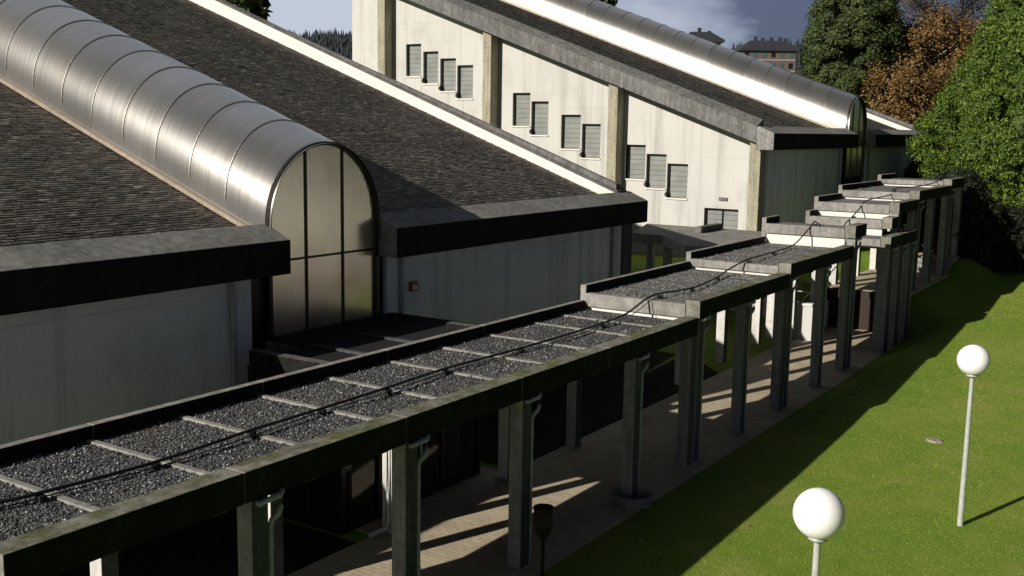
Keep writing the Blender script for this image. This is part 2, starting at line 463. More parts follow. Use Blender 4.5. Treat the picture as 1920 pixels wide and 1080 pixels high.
# ------------------------------------------------------------------ ground
def lerp_tab(x, tab):
    xs, ys = zip(*tab); return np.interp(x, xs, ys)
L_TAB = [(-100, 0), (14, 0), (20, .08), (24, .18), (30, .42), (36, .66), (42, 1.0), (50, 1.3), (80, 1.8), (200, 3), (4000, 3)]
P_TAB = [(-100, 0), (29.5, 0), (33, .08), (34.2, .1), (34.3, .1), (44, .1), (4000, .1)]
B_TAB = [(-100, 0), (19, 0), (24, .22), (30, .5), (33.4, .7), (33.9, 1.25), (36, 1.5), (40, 1.75), (80, 2.2), (4000, 3)]
def smooth(a, b, t):
    u = np.clip((t - a) / (b - a), 0, 1); return u * u * (3 - 2 * u)
def ground_z(x, y):
    x = np.asarray(x, float); y = np.asarray(y, float)
    l = lerp_tab(x, L_TAB); p = lerp_tab(x, P_TAB); b = lerp_tab(x, B_TAB)
    pz = p + (1.38 - p) * smooth(36.5, 37.0, x) + .5 * smooth(42.5, 45, x)
    z = l + (pz - l) * smooth(6.9, 8.1, y)
    z = z + (b - z) * smooth(11.3, 12.2, y)
    return z
xs = np.unique(np.concatenate([np.linspace(-3000, -60, 8), np.arange(-60, 0, 4), np.arange(0, 60, .5), np.arange(60, 140, 4), np.linspace(140, 4000, 12)]))
ys = np.unique(np.concatenate([np.linspace(-3000, -60, 8), np.arange(-60, -4, 4), np.arange(-4, 20, .4), np.arange(20, 60, 3), np.linspace(60, 4000, 12)]))
GX, GY = np.meshgrid(xs, ys, indexing='ij')
V = np.stack([GX, GY, ground_z(GX, GY)], -1).reshape(-1, 3)
nx, ny = len(xs), len(ys)
I = np.arange(nx * ny).reshape(nx, ny)
F = np.stack([I[:-1, :-1], I[1:, :-1], I[1:, 1:], I[:-1, 1:]], -1).reshape(-1, 4)
struct(fast_mesh('lawn', V, F, MT['lawn'], smooth=True))

# paved walk
px = np.arange(0, 36.6, .5)
mbp = MB()
vs = []; 
for x_ in px:
    z = float(lerp_tab(x_, P_TAB)) + .012
    vs += [(x_, 8.12, z), (x_, 11.22, z)]
mbp.add(vs, [(2 * i, 2 * i + 2, 2 * i + 3, 2 * i + 1) for i in range(len(px) - 1)])
struct(mbp.build('path', MT['paving']))
def strip(name, x0, x1, y0, y1, m, dz, step=.5):
    xs_ = np.arange(x0, x1 + 1e-6, step); ys_ = np.linspace(y0, y1, 5); mb = MB()
    mb.add([(a, b, float(ground_z(a, b)) + dz) for a in xs_ for b in ys_], [(5 * i + j, 5 * i + 5 + j, 5 * i + 6 + j, 5 * i + 1 + j) for i in range(len(xs_) - 1) for j in range(4)])
    return struct(mb.build(name, m))
MT['soil'] = simple('dark_soil', (.022, .018, .013), .95, 0, .1, .5, 7)  # near-black strips stand in for the shade behind the walk
strip('planting_bed', -2, 12.8, 11.24, 14.6, MT['soil'], .008); strip('planting_bed', 17.2, 28, 11.24, 14.6, MT['soil'], .008)
# entrance apron to the porch
mb = MB(); mb.box(12.9, 16.9, 11.22, 13.9, -.2, .016); struct(mb.build('porch_floor', MT['paving']))
# upper landing of the walk and its few steps
mb = MB(); mb.box(36.62, 43.0, 8.3, 11.2, .2, 1.45); mb.box(44.2, 47, 8.4, 11.2, .2, 1.93)
struct(mb.build('landing', MT['paving']))
mb = MB()
for i in range(3): mb.box(43.0 + i * .4, 44.2, 8.4, 11.1, 1.2, 1.45 + (i + 1) * .15)
struct(mb.build('steps', MT['curb'], bevel=.012))

# short grass blades on the lit lawn
def blades(n, x0, x1, y0, y1, h0, h1, w):
    x_ = x0 + (x1 - x0) * RNG.random(n) ** 1.35; y_ = y0 + (y1 - y0) * RNG.random(n)
    z_ = ground_z(x_, y_) - .004
    ang = RNG.random(n) * 2 * np.pi; h = h0 + (h1 - h0) * RNG.random(n)
    ww = w * (.7 + .6 * RNG.random(n)) * (1 + x_ / 40)
    lean = RNG.normal(0, .35, (n, 2)) * h[:, None]
    a = np.stack([x_ - np.cos(ang) * ww, y_ - np.sin(ang) * ww, z_], -1)
    b = np.stack([x_ + np.cos(ang) * ww, y_ + np.sin(ang) * ww, z_], -1)
    c = np.stack([x_ + lean[:, 0], y_ + lean[:, 1], z_ + h], -1)
    V = np.stack([a, b, c], 1).reshape(-1, 3); F = np.arange(3 * n).reshape(-1, 3)
    return V, F
V1, F1 = blades(200000, 9.5, 46, -1.5, 8.05, .008, .026, .006)
g = fast_mesh('grass', V1, F1, MT['blade'])
struct(g, 'stuff')

# fallen leaves on the grass edge, the walk and the canopy yard
nl = 170
lx = 9 + 28 * RNG.random(nl) ** 1.3; ly = np.clip(RNG.normal(8.3, 1.5, nl), 2.5, 11.0)
Pl = np.stack([lx, ly, ground_z(lx, ly) + .022], 1); an_ = RNG.random(nl) * 6.28; ls = .022 + .026 * RNG.random(nl)
du_ = np.stack([np.cos(an_), np.sin(an_), RNG.normal(0, .25, nl)], 1) * ls[:, None]; dv_ = np.stack([-np.sin(an_), np.cos(an_), RNG.normal(0, .25, nl)], 1) * ls[:, None] * .6
Vl = np.stack([Pl - du_, Pl + dv_, Pl + du_, Pl - dv_], 1).reshape(-1, 3); il = np.arange(nl) * 4
MT['litter'] = m_leaf('fallen_leaves', [(.0, (.16, .10, .04)), (.6, (.30, .22, .10)), (1.0, (.42, .36, .22))])
struct(fast_mesh('fallen_leaves', Vl, np.stack([il, il + 1, il + 2, il + 3], 1), MT['litter']), 'stuff')

# ------------------------------------------------------------------ covered walkway
Y0, Y1 = 8.45, 11.22          # front face, back face of the roof slabs
def pebbles(x0, x1, y0, y1, z, n, r0, r1):
    o = np.array([(1, 0, 0), (-1, 0, 0), (0, 1, 0), (0, -1, 0), (0, 0, .75), (0, 0, -.6)])
    fc = np.array([(0, 2, 4), (2, 1, 4), (1, 3, 4), (3, 0, 4), (2, 0, 5), (1, 2, 5), (3, 1, 5), (0, 3, 5)])
    x_ = x0 + (x1 - x0) * RNG.random(n); y_ = y0 + (y1 - y0) * RNG.random(n)
    r = r0 + (r1 - r0) * RNG.random(n) ** 2
    a = RNG.random(n) * 6.283; ca, sa = np.cos(a), np.sin(a)
    q = o[None] * (.75 + .5 * RNG.random((n, 6, 1)))
    X = (q[..., 0] * ca[:, None] - q[..., 1] * sa[:, None]) * r[:, None] + x_[:, None]
    Yv = (q[..., 0] * sa[:, None] + q[..., 1] * ca[:, None]) * r[:, None] * .9 + y_[:, None]
    Z = (q[..., 2] + RNG.normal(0, .25, (n, 6))) * r[:, None] + z + r[:, None] * .3
    V = np.stack([X, Yv, Z], -1).reshape(-1, 3)
    F = (fc[None] + (np.arange(n) * 6)[:, None, None]).reshape(-1, 3)
    return V, F

def column(parent, x, y, z0, z1, pipe=None, wx=.25, wy=.24, back=False):
    mb = MB(); mb.box(x - wx / 2, x + wx / 2, y, y + wy, z0, z1).paint(6, (2, 3), 1)  # front and far faces take the darker copy as painted shade
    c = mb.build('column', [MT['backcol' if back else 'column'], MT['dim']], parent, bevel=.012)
    if pipe == 'front':
        p = MB(); xp = x + wx / 2 + .045; yp = y + .03
        zt = z1 + .02
        p.tube([(xp, yp, z0 + .02), (xp, yp, zt - .40)], .036, 10)
        p.tube([(xp, yp, zt - .42), (xp + .01, yp - .02, zt - .33), (xp + .075, yp - .06, zt - .26), (xp + .10, yp - .07, zt - .19), (xp + .10, yp - .07, zt - .04)], .034, 10)
        p.tube([(xp + .13, yp + .06, zt - .01), (xp + .13, yp - .07, zt - .02), (xp + .08, yp - .085, zt - .05), (xp - .15, yp - .085, zt - .05), (xp - .20, yp - .07, zt - .07), (xp - .21, yp + .06, zt - .06)], .034, 10)
        for zz in (z0 + .9, z1 - .62):
            p.tube([(xp, yp, zz - .02), (xp, yp, zz + .02)], .043, 10)
        p.build('drain_pipe', MT['pipe'], c)
    if pipe == 'back':
        p = MB(); xp = x - wx / 2 - .05; yp = y + .08
        p.tube([(xp, yp, z1 - .05), (xp, yp, z0 + .25), (xp - .03, yp + .02, z0 + .12), (xp - .38, yp + .06, z0 + .09)], .04, 10)
        p.build('drain_pipe', MT['palepipe'], c)
    return c

def canopy(x0, x1, zt, zprev, label, bars=(), yf=Y0, fronts=(), backs=(), n_peb=0, end_face=True, beam_d=.36, short=False):
    t = thing('walkway_canopy', label, 'canopy', (x0, yf, 0), 'stepped roofs of the covered walkway')
    zg = zt - .11                                        # gravel level
    s = MB(); s.box(x0 + .06, x1, yf + .31, Y1 - .14, zt - .30, zg - .02); s.build('roof_slab', MT['beam'], t)
    # front edge beam: shade painted black on front and underside, mossy top
    f = MB()
    cut = [x0] + [q for q in np.arange(x0 + 2.75, x1 - .8, 2.75)] + [x1]
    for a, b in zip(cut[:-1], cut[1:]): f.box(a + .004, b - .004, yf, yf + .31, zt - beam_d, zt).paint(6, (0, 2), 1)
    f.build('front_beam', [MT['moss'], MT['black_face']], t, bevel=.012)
    b_ = MB()
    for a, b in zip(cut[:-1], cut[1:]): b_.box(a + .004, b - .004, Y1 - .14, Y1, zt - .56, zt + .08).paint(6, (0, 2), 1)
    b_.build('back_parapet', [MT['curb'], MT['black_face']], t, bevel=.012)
    # near edge: weathered lip with a whitewashed riser under it
    e_ = MB(); e_.box(x0 - .02, x0 + .17, yf + .31, Y1 - .14, max(zg - .26, (zprev or 0) + .07), zg + .022); e_.build('edge_lip', MT['curb'], t, bevel=.01)
    if zprev is not None:
        r_ = MB(); r_.box(x0 + .05, x0 + .16, yf + .31, Y1 - .14, zprev - .2, max(zg - .275, zprev + .055)); r_.build('riser', MT['riser'], t)
    gb = MB(); gb.box(x0 + .17, x1 - .02, yf + .31, Y1 - .14, zg - .02, zg)
    near_ = x0 < 10
    bed = gb.build('gravel_bed', MT['gravel'] if near_ else MT['gravel2'], t)
    if n_peb:
        V, F = pebbles(x0 + .2, x1 - .1, yf + .27, Y1 - .15, zg, n_peb, .008, .022)
        struct(fast_mesh('gravel', V, F, MT['pebble'] if near_ else MT['pebble2'], t), 'stuff')
    for xb in bars:
        k = MB(); k.box(xb - .05, xb + .05, yf + .30, Y1 - .145, zg - .05, zg + .028); k.build('crossbar', MT['curb' if near_ else 'dim'], t, bevel=.015)
        k = MB(); k.box(xb - .10, xb + .10, yf + .32, Y1 - .16, zt - .52, zt - .29); k.build('rafter', MT['beam'], t)
    for x_, zb, pp in fronts: column(t, x_, yf + .02, zb, zt - beam_d + .004, pp, wx=.5 if yf < 8.4 else (.36 if x0 > 34 else .25), wy=.36 if yf < 8.4 else .24)
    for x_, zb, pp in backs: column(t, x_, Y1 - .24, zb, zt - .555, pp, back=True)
    return t

canopy(4.87, 19.62, 3.07, None, 'long dark gravel canopy nearest the camera, drained by white pipes',
       bars=[6.17, 7.55, 8.91, 10.29, 11.66, 13.10, 14.5, 15.95, 17.5, 18.6],
       fronts=[(7.85, 0, 'front'), (10.5, 0, 'front'), (13.3, 0, 'front'), (17.05, 0, 'front'), (19.48, 0, None)],
       backs=[(7.7, 0, None), (10.5, 0, None), (13.25, 0, 'back'), (16.7, 0, None), (19.3, 0, None)], n_peb=34000)
canopy(19.65, 25.02, 3.39, 2.95, 'second gravel canopy, one step above the long nearest one',
       bars=[21.0, 22.4, 23.8], fronts=[(19.82, 0, 'front'), (22.35, 0, 'front'), (24.88, 0, None)],
       backs=[(22.3, .2, None), (24.75, .3, None)], n_peb=6000)
canopy(25.05, 30.37, 3.62, 3.27, 'third gravel canopy, in front of the white stairwell wall',
       bars=[26.4, 27.7, 29.1], fronts=[(25.2, 0, 'front'), (27.9, 0, 'front'), (30.2, 0, None)],
       backs=[(27.4, .4, None), (30.1, .5, None)], n_peb=3000)
canopy(30.40, 31.55, 4.17, 3.5, 'short raised canopy with a tall white riser, fourth from the camera', fronts=[(30.62, .0, 'front')], backs=[(31.3, .5, None)])
canopy(33.0, 36.3, 3.67, None, 'low wide canopy jutting towards the lawn, fifth from the camera', yf=8.1,
       fronts=[(33.28, .0, 'front'), (34.5, .1, 'front'), (35.8, .1, 'front')], backs=[(33.2, .1, None)])
canopy(34.4, 35.17, 4.15, 3.56, 'very short stubby canopy stacked above the low wide one', fronts=[], backs=[])
canopy(35.20, 37.8, 4.58, 4.04, 'canopy with a bright white riser behind the stubby one', fronts=[(35.4, .4, None), (37.6, .6, None)], backs=[(35.5, .9, None), (37.5, 1.3, None)])
canopy(37.83, 42.9, 4.86, 4.47, 'second last gravel canopy before the big green cypress', bars=[39.5, 41.2], fronts=[(38.1, 1.2, 'front'), (40.3, 1.2, None), (42.7, 1.2, None)], backs=[(40.3, 1.4, None), (42.7, 1.4, None)])
canopy(42.95, 45.3, 5.08, 4.75, 'farthest and highest canopy, ending against the big green cypress', bars=[44.2], fronts=[(43.2, 1.2, 'front'), (45.1, 1.2, None)], backs=[(43.2, 1.4, None), (45.1, 1.4, None)])

# black cable over the roofs, with its rubber feet
def spline(pts, k=6):
    out_ = []
    P = [Vector(p) for p in pts]
    for i in range(len(P) - 1):
        p0, p1, p2, p3 = P[max(i - 1, 0)], P[i], P[i + 1], P[min(i + 2, len(P) - 1)]
        for j in range(k):
            t = j / k
            out_.append(.5 * ((2 * p1) + (p2 - p0) * t + (2 * p0 - 5 * p1 + 4 * p2 - p3) * t * t + (3 * p1 - p0 - 3 * p2 + p3) * t ** 3))
    return out_ + [P[-1]]
cz = .085
cp = [(4.9, 9.92, 2.96 + cz), (5.6, 9.77, 2.96 + cz), (6.05, 9.66, 2.97 + cz), (7.34, 9.58, 2.96 + cz), (8.8, 9.62, 2.98 + cz), (10.1, 9.69, 2.96 + cz), (11.4, 9.66, 2.99 + cz),
      (12.95, 9.78, 2.97 + cz), (15.0, 9.72, 2.96 + cz), (16.5, 9.66, 2.98 + cz), (17.9, 9.72, 2.97 + cz), (18.9, 9.72, 3.02 + cz), (19.55, 9.62, 3.24 + cz), (20.1, 9.58, 3.30 + cz),
      (21.4, 9.42, 3.28 + cz), (23.4, 9.66, 3.28 + cz), (24.5, 9.85, 3.32 + cz), (25.2, 9.62, 3.53 + cz), (27.4, 9.76, 3.51 + cz), (29.4, 9.9, 3.52 + cz), (30.2, 9.8, 3.85 + cz), (30.6, 9.72, 4.1 + cz),
      (31.6, 10.0, 4.04 + cz), (32.6, 9.95, 3.75 + cz), (33.6, 9.9, 3.6 + cz), (34.3, 9.8, 3.9 + cz), (34.6, 9.7, 4.08 + cz), (35.1, 9.65, 4.3 + cz), (35.6, 9.6, 4.5 + cz), (37.7, 9.4, 4.6 + cz), (38.1, 9.35, 4.8 + cz),
      (40.5, 9.1, 4.8 + cz), (42.8, 9.0, 4.88 + cz), (43.4, 9.0, 5.02 + cz), (45.1, 9.1, 5.0 + cz)]
t = thing('roof_cable', 'black cable snaking along the gravel roofs of the covered walkway', 'cable', (4.9, 9.9, 2.96))
mb = MB(); mb.tube(spline(cp), .020, 6); mb.build('cable_line', MT['black'], t)
mb = MB(); mb.tube(spline([(x_, y_ - .05 - .04 * math.sin(x_ * 1.7), z_ - .045) for x_, y_, z_ in cp[:14]]), .008, 6); mb.build('thin_wire', MT['black'], t)
for x_, y_, z_ in [(6.0, 9.65, 2.96), (7.34, 9.58, 2.96), (8.8, 9.62, 2.98), (10.1, 9.68, 2.96), (11.42, 9.66, 2.98), (12.95, 9.78, 2.96), (15.0, 9.72, 2.96), (17.9, 9.71, 2.96), (20.1, 9.56, 3.28), (21.4, 9.42, 3.28), (23.4, 9.66, 3.28), (25.25, 9.6, 3.51), (27.4, 9.76, 3.51), (30.7, 9.72, 4.06), (34.6, 9.7, 4.04), (38.1, 9.35, 4.77), (43.4, 9.0, 4.97)]:
    mb = MB(); mb.box(x_ - .04, x_ + .04, y_ - .05, y_ + .05, z_ - .03, z_ + cz - .01); mb.build('rubber_foot', MT['black'], t)

# ------------------------------------------------------------------ the two pavilions
SLOPE = .362
def eave_profile(y, z):      # front edge beam, y outwards-> inwards
    return [(y, z - .60), (y, z), (y + .60, z + .25), (y + .66, z + .20), (y + .66, z - .60)]

def arch_points(cx, y, zc, r, n, a0=0, a1=math.pi):
    return [(cx + r * math.cos(a0 + (a1 - a0) * k / n), y, zc + r * math.sin(a0 + (a1 - a0) * k / n)) for k in range(n + 1)]

def pavilion(label, x0, x1, vx0, vx1, ze, wallz, gable_left, roof_end=34.4):
    """x0,x1 outer faces of the side bands; vx0,vx1 sides of the vault; ze top of the front edge beam"""
    t = thing('pavilion_building', label, 'building', (x0, 13.4, wallz))
    yb = 13.4; yw = 13.9; vc = (vx0 + vx1) / 2; vr = (vx1 - vx0) / 2
    # front edge beams
    for a, b, ml, mr in ((x0, vx0 + .06, True, False), (vx1 + .02, x1, False, True)):
        pr = eave_profile(yb, ze)
        A = [(a, y, z) for y, z in pr]; B = [(b, y, z) for y, z in pr]
        mb = MB(); mb.sweep(A, B); mb.paint(7, (0, 4), 1)  # front and underside take the painted shade
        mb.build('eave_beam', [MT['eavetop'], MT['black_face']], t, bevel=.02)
    # sloping side bands
    Ye = roof_end
    for s, xo in ((1, x0), (-1, x1)):
        def sec(Y):
            dz = SLOPE * (Y - yb)
            return [(xo, Y, ze - .60 + dz), (xo, Y, ze + dz), (xo + s * .60, Y, ze + .25 + dz), (xo + s * .70, Y, ze + .22 + dz), (xo + s * .70, Y, ze - .60 + dz)]
        mb = MB(); mb.sweep(sec(yb + .662), sec(Ye))
        mb.build('side_band', MT['band'], t, bevel=.015)
    # white upstand on the inner side of the right band
    xi = x1 - .71
    dzf = lambda Y: SLOPE * (Y - yb)
    mb = MB()
    mb.sweep([(xi - .03, 14.02, ze - .3), (xi, 14.02, ze - .3), (xi, 14.02, ze + .20), (xi - .03, 14.02, ze + .20)],
             [(xi - .03, Ye, ze - .5 + dzf(Ye)), (xi, Ye, ze - .5 + dzf(Ye)), (xi, Ye, ze + .20 + dzf(Ye)), (xi - .03, Ye, ze + .20 + dzf(Ye))])
    mb.build('parapet_upstand', MT['strip'], t)
    mb = MB(); w0, w1 = xi - .06, x1 - .44
    mb.sweep([(w0, 13.98, ze + .235), (w1, 13.98, ze + .235), (w1, 13.98, ze + .285), (w0, 13.98, ze + .285)],
             [(w0, Ye, ze + .235 + dzf(Ye)), (w1, Ye, ze + .235 + dzf(Ye)), (w1, Ye, ze + .285 + dzf(Ye)), (w0, Ye, ze + .285 + dzf(Ye))])
    mb.build('coping', MT['beam'], t)
    # slate roofs, laid in real courses
    zr0 = ze - .04
    for a, b in ((x0 + .70, vx0), (vx1, x1 - .74)):
        ca_ = 1 / math.hypot(1, SLOPE); nv = np.array([0, -SLOPE * ca_, ca_]); du = np.array([0, ca_, SLOPE * ca_])
        run = (Ye - 14.03) / ca_; nr = int(run / .092); nc = int((b - a) / .19)
        base = np.array([(a, 14.03, zr0 - .02), (b, 14.03, zr0 - .02), (b, Ye, zr0 - .02 + SLOPE * (Ye - 14.03)), (a, Ye, zr0 - .02 + SLOPE * (Ye - 14.03))])
        ri, cj = np.meshgrid(np.arange(nr), np.arange(nc), indexing='ij'); ri = ri.ravel(); cj = cj.ravel(); m = len(ri)
        w = (b - a) / nc; uA = ri * .092 + RNG.normal(0, .006, m); xl = a + cj * w + (ri % 2) * w * .5 + RNG.normal(0, .006, m)
        xr = xl + w - .006; xl = np.clip(xl, a, b); xr = np.clip(xr, a, b)
        lo = .004 + RNG.random(m) * .007 + np.where(RNG.random(m) < .03, .012, 0); tw = RNG.normal(0, .003, m)
        def P_(xv, uv_, hv): return np.stack([xv, 14.03 + uv_ * ca_, zr0 + uv_ * SLOPE * ca_], 1) + nv * hv[:, None]
        z_ = np.zeros(m)
        q = np.stack([P_(xl, uA, lo + tw), P_(xr, uA, lo - tw), P_(xr, uA + .102, z_), P_(xl, uA + .102, z_), P_(xl, uA, z_ - .01), P_(xr, uA, z_ - .01)], 1).reshape(-1, 3)
        i6 = np.arange(m) * 6
        Fs = np.concatenate([np.stack([i6, i6 + 1, i6 + 2, i6 + 3], 1), np.stack([i6 + 4, i6 + 5, i6 + 1, i6], 1)]) + 4
        fast_mesh('slate_roof', np.concatenate([base, q]), np.concatenate([np.array([[0, 1, 2, 3]]), Fs]), MT['slate'], t)
    # metal barrel vault
    nA = 40; ysv = np.linspace(13.82, Ye, 60); V = []; uv = []
    zc = lambda Y: ze + .22 + SLOPE * (Y - 13.9)
    for Y in ysv:
        ring = [(vx0 - .02, Y, zc(Y) - .45)] + [(vc - vr * 1.0 * math.cos(math.pi * k / nA), Y, zc(Y) + vr * math.sin(math.pi * k / nA)) for k in range(nA + 1)] + [(vx1 + .02, Y, zc(Y) - .45)]
        V += ring
        uv += [((Y - 13.8) * 1.064, j * vr * math.pi / nA) for j in range(len(ring))]
    m_ = nA + 3
    mb = MB(); mb.add(V, [(i * m_ + k, (i + 1) * m_ + k, (i + 1) * m_ + k + 1, i * m_ + k + 1) for i in range(len(ysv) - 1) for k in range(m_ - 1)], True)
    va = mb.build('skylight_vault', MT['metal'], t, uv=uv)
    for i, Y in enumerate(np.arange(14.97, Ye, .956)):
        rr = [(vc - q * math.cos(math.pi * k / nA), Yq, zc(Yq) + q * math.sin(math.pi * k / nA)) for Yq in (Y - .011, Y + .011) for q in (vr - .01, vr + .016) for k in range(nA + 1)]
        n1 = nA + 1; mb = MB()
        fs = []
        for k in range(nA):
            fs += [(n1 + k, n1 + k + 1, 3 * n1 + k + 1, 3 * n1 + k), (k, k + 1, n1 + k + 1, n1 + k), (2 * n1 + k, 3 * n1 + k, 3 * n1 + k + 1, 2 * n1 + k + 1)]
        mb.add(rr, fs); mb.build('seam', MT['seam'], va)
    for xq, w in ((vx0 - .02, -.085), (vx1 + .02, .085)):
        mb = MB(); xa, xb = sorted((xq, xq + w))
        mb.sweep([(xa, 14.03, zr0 + .03), (xb, 14.03, zr0 + .03), (xb, 14.03, zr0 + .11), (xa, 14.03, zr0 + .11)],
                 [(xa, Ye, zr0 + .03 + SLOPE * (Ye - 14.03)), (xb, Ye, zr0 + .03 + SLOPE * (Ye - 14.03)), (xb, Ye, zr0 + .11 + SLOPE * (Ye - 14.03)), (xa, Ye, zr0 + .11 + SLOPE * (Ye - 14.03))])
        mb.build('flashing', MT['copper'], t)
    # arched end window
    zs = zc(13.9); zb = wallz + 2.9
    mb = MB(); yp = 13.93
    pts = [(vc - (vr - .05), yp, zb)] + [(vc - (vr - .05) * math.cos(math.pi * k / 32), yp, zs + (vr - .05) * math.sin(math.pi * k / 32)) for k in range(33)] + [(vc + (vr - .05), yp, zb)]
    mb.sweep(pts, [(a, b + .05, c) for a, b, c in pts])
    win = mb.build('arched_window', MT['pane'], t)
    fr = MB(); yf = 13.86
    arc_o = [(vc - (vr + .01) * math.cos(math.pi * k / 32), zs + (vr + .01) * math.sin(math.pi * k / 32)) for k in range(33)]
    arc_i = [(vc - (vr - .06) * math.cos(math.pi * k / 32), zs + (vr - .06) * math.sin(math.pi * k / 32)) for k in range(33)]
    for k in range(32):
        A = [(arc_o[k][0], yf, arc_o[k][1]), (arc_o[k + 1][0], yf, arc_o[k + 1][1]), (arc_i[k + 1][0], yf, arc_i[k + 1][1]), (arc_i[k][0], yf, arc_i[k][1])]
        fr.sweep(A, [(a, b + .10, c) for a, b, c in A], caps=True)
    for q in (-1, 1):
        xa, xb = sorted((vc + q * (vr + .01), vc + q * (vr - .06))); fr.box(xa, xb, yf, yf + .10, zb, zs)
    for q in (-.49, .49):
        h = zs + math.sqrt((vr - .06) ** 2 - q * q); fr.box(vc + q - .022, vc + q + .022, yf + .045, yf + .09, zb, h)
    fr.box(vc - vr + .07, vc + vr - .07, yf + .05, yf + .085, zb + 1.43, zb + 1.47)
    fr.box(vc - vr - .01, vc + vr + .01, yf - .02, yf + .1, zb - .1, zb + .003)
    fr.build('window_frame', MT['frame'], win)
    # dark reveals beside the window, front walls, downpipes
    mb = MB(); mb.box(vx0 - .42, vx0 - .015, yw + .10, yw + .2, wallz, ze - .5); mb.build('side_panel', MT['frame'], t)
    mb = MB(); mb.box(vx1 + .015, vx1 + .30, yw + .10, yw + .2, wallz, ze - .5); mb.build('side_panel', MT['frame'], t)
    mb = MB(); mb.box(x0 + .8, vx0 - .42, yw, yw + .25, wallz - .6, ze - .55); mb.build('wall', MT['greywall'], t)
    mb = MB(); mb.box(vx1 + .30, x1 - .55, yw, yw + .25, wallz - .6, ze - .55); mb.build('wall', MT['greywall'], t)
    mb = MB(); mb.box(x1 - .60, x1 - .05, yw - .06, yw + .4, wallz - .6, ze - .56); mb.build('pillar', MT['dim'], t, bevel=.015)
    for xq in (vx0 - .9, vx1 + .72, x1 - 1.2):
        p = MB(); p.tube([(xq, yw - .055, wallz), (xq, yw - .055, ze - .6)], .05, 10)
        for zz in (wallz + 1.6, ze - 1.22): p.tube([(xq, yw - .055, zz - .03), (xq, yw - .055, zz + .03)], .058, 10)
        p.build('downpipe', MT['pipe'], t)
    # right flank and back
    mb = MB()
    mb.sweep([(x1 - .75, yw + .26, wallz - .6), (x1 - .75, Ye - .3, wallz - .6), (x1 - .75, Ye - .3, ze - .62 + SLOPE * (Ye - .3 - yb)), (x1 - .75, yw + .26, ze - .62 + SLOPE * .76)],
             [(x1 - .55, yw + .26, wallz - .6), (x1 - .55, Ye - .3, wallz - .6), (x1 - .55, Ye - .3, ze - .62 + SLOPE * (Ye - .3 - yb)), (x1 - .55, yw + .26, ze - .62 + SLOPE * .76)])
    mb.build('side_wall', MT['white'], t)
    mb = MB(); mb.box(x0 + 1.1, x1 - .75, Ye - .3, Ye, wallz - .6, ze + SLOPE * (Ye - yb) - .1); mb.build('back_wall', MT['white'], t)
    # gable wall on the left, split into strips so that the windows are real recesses
    xw = x0 + .88
    top = lambda Y: ze - .50 + SLOPE * (Y - yb)
    wins = gable_left or []
    edges = sorted({yw + .26, Ye - .3} | {e_ for w in wins for e_ in w[:2]})
    mb = MB()
    for a, b in zip(edges[:-1], edges[1:]):
        hole = [w for w in wins if w[0] <= a + 1e-6 and b <= w[1] + 1e-6]
        def blk(za, zb_, ztop=None):
            za1 = zb_ if ztop is None else top(a); zb1 = zb_ if ztop is None else top(b)
            A = [(xw, a, za), (xw, b, za), (xw, b, zb1), (xw, a, za1)]
            mb.sweep(A, [(x_ + .24, y_, z_) for x_, y_, z_ in A])
        if hole: blk(wallz - .6, hole[0][2]); blk(hole[0][3], None, True)
        else: blk(wallz - .6, None, True)
    mb.build('gable_wall', MT['white'], t)
    for ya, yb_, za, zb_ in wins:
        door = zb_ - za > 1.8
        w = MB(); w.box(xw + .225, xw + .24, ya - .01, yb_ + .01, za - .01, zb_ + .01); wo = w.build('window', MT['glass'], t)
        s_ = MB()
        if door:
            ym = (ya + yb_) / 2; s_.box(xw + .19, xw + .22, ya, ym - .04, za, zb_); s_.box(xw + .19, xw + .22, ym + .04, yb_, za, zb_)
        else: s_.box(xw + .18, xw + .22, ya + .03, yb_ - .03, za + .02, zb_)
        s_.build('shutter', MT['shutter'], wo)
        f_ = MB()
        f_.box(xw + .16, xw + .222, ya + .002, ya + .03, za, zb_); f_.box(xw + .10, xw + .222, yb_ - .045, yb_ - .002, za, zb_); f_.box(xw + .10, xw + .223, ya + .002, yb_ - .002, zb_ - .06, zb_ - .002)
        f_.build('window_frame', MT['frame'], wo)
        if not door:
            q = MB(); q.box(xw - .05, xw + .12, ya - .03, yb_ + .02, za - .055, za + .008); q.build('sill', MT['riser'], wo, bevel=.008)
            if not any(abs(v_[0] - yb_) < .2 for v_ in wins): continue
            q = MB(); q.sweep([(xw - .05, yb_ - .03, za + .04), (xw - .05, yb_ + .06, za + .08), (xw - .05, yb_ + .06, za + .18), (xw - .05, yb_ - .03, za + .26)],
                              [(xw + .05, yb_ - .03, za + .04), (xw + .05, yb_ + .06, za + .08), (xw + .05, yb_ + .06, za + .18), (xw + .05, yb_ - .03, za + .26)])
            q.build('stay_bracket', MT['black'], wo)  # small black wedge at the lower window corner
    if gable_left:
        for y_ in (13.98, 19.9, 25.95, 31.75):
            h = top(y_) + .05
            mb = MB(); mb.sweep([(x0 + .30, y_, wallz - .6), (xw - .002, y_, wallz - .6), (xw - .002, y_, h), (x0 + .30, y_, h)],
                                [(x0 + .30, y_ + .42, wallz - .6), (xw - .002, y_ + .42, wallz - .6), (xw - .002, y_ + .42, h + .152), (x0 + .30, y_ + .42, h + .152)])
            mb.build('pillar', MT['pillar'], t, bevel=.015)
    return t

XF = 1.037
bA = pavilion('nearer slate roofed pavilion with a silver barrel skylight and arched bronze window', 1.0, 27.2, 13.2, 16.12, 4.79, 0.0, None)
mb = MB(); mb.box(17.13, 17.36, 13.82, 13.90, 3.36, 3.56); ab = mb.build('alarm_box', MT['red'], bA, bevel=.01)
mb = MB(); mb.box(17.16, 17.30, 13.805, 13.818, 3.40, 3.49); mb.build('box_cover', MT['riser'], ab)

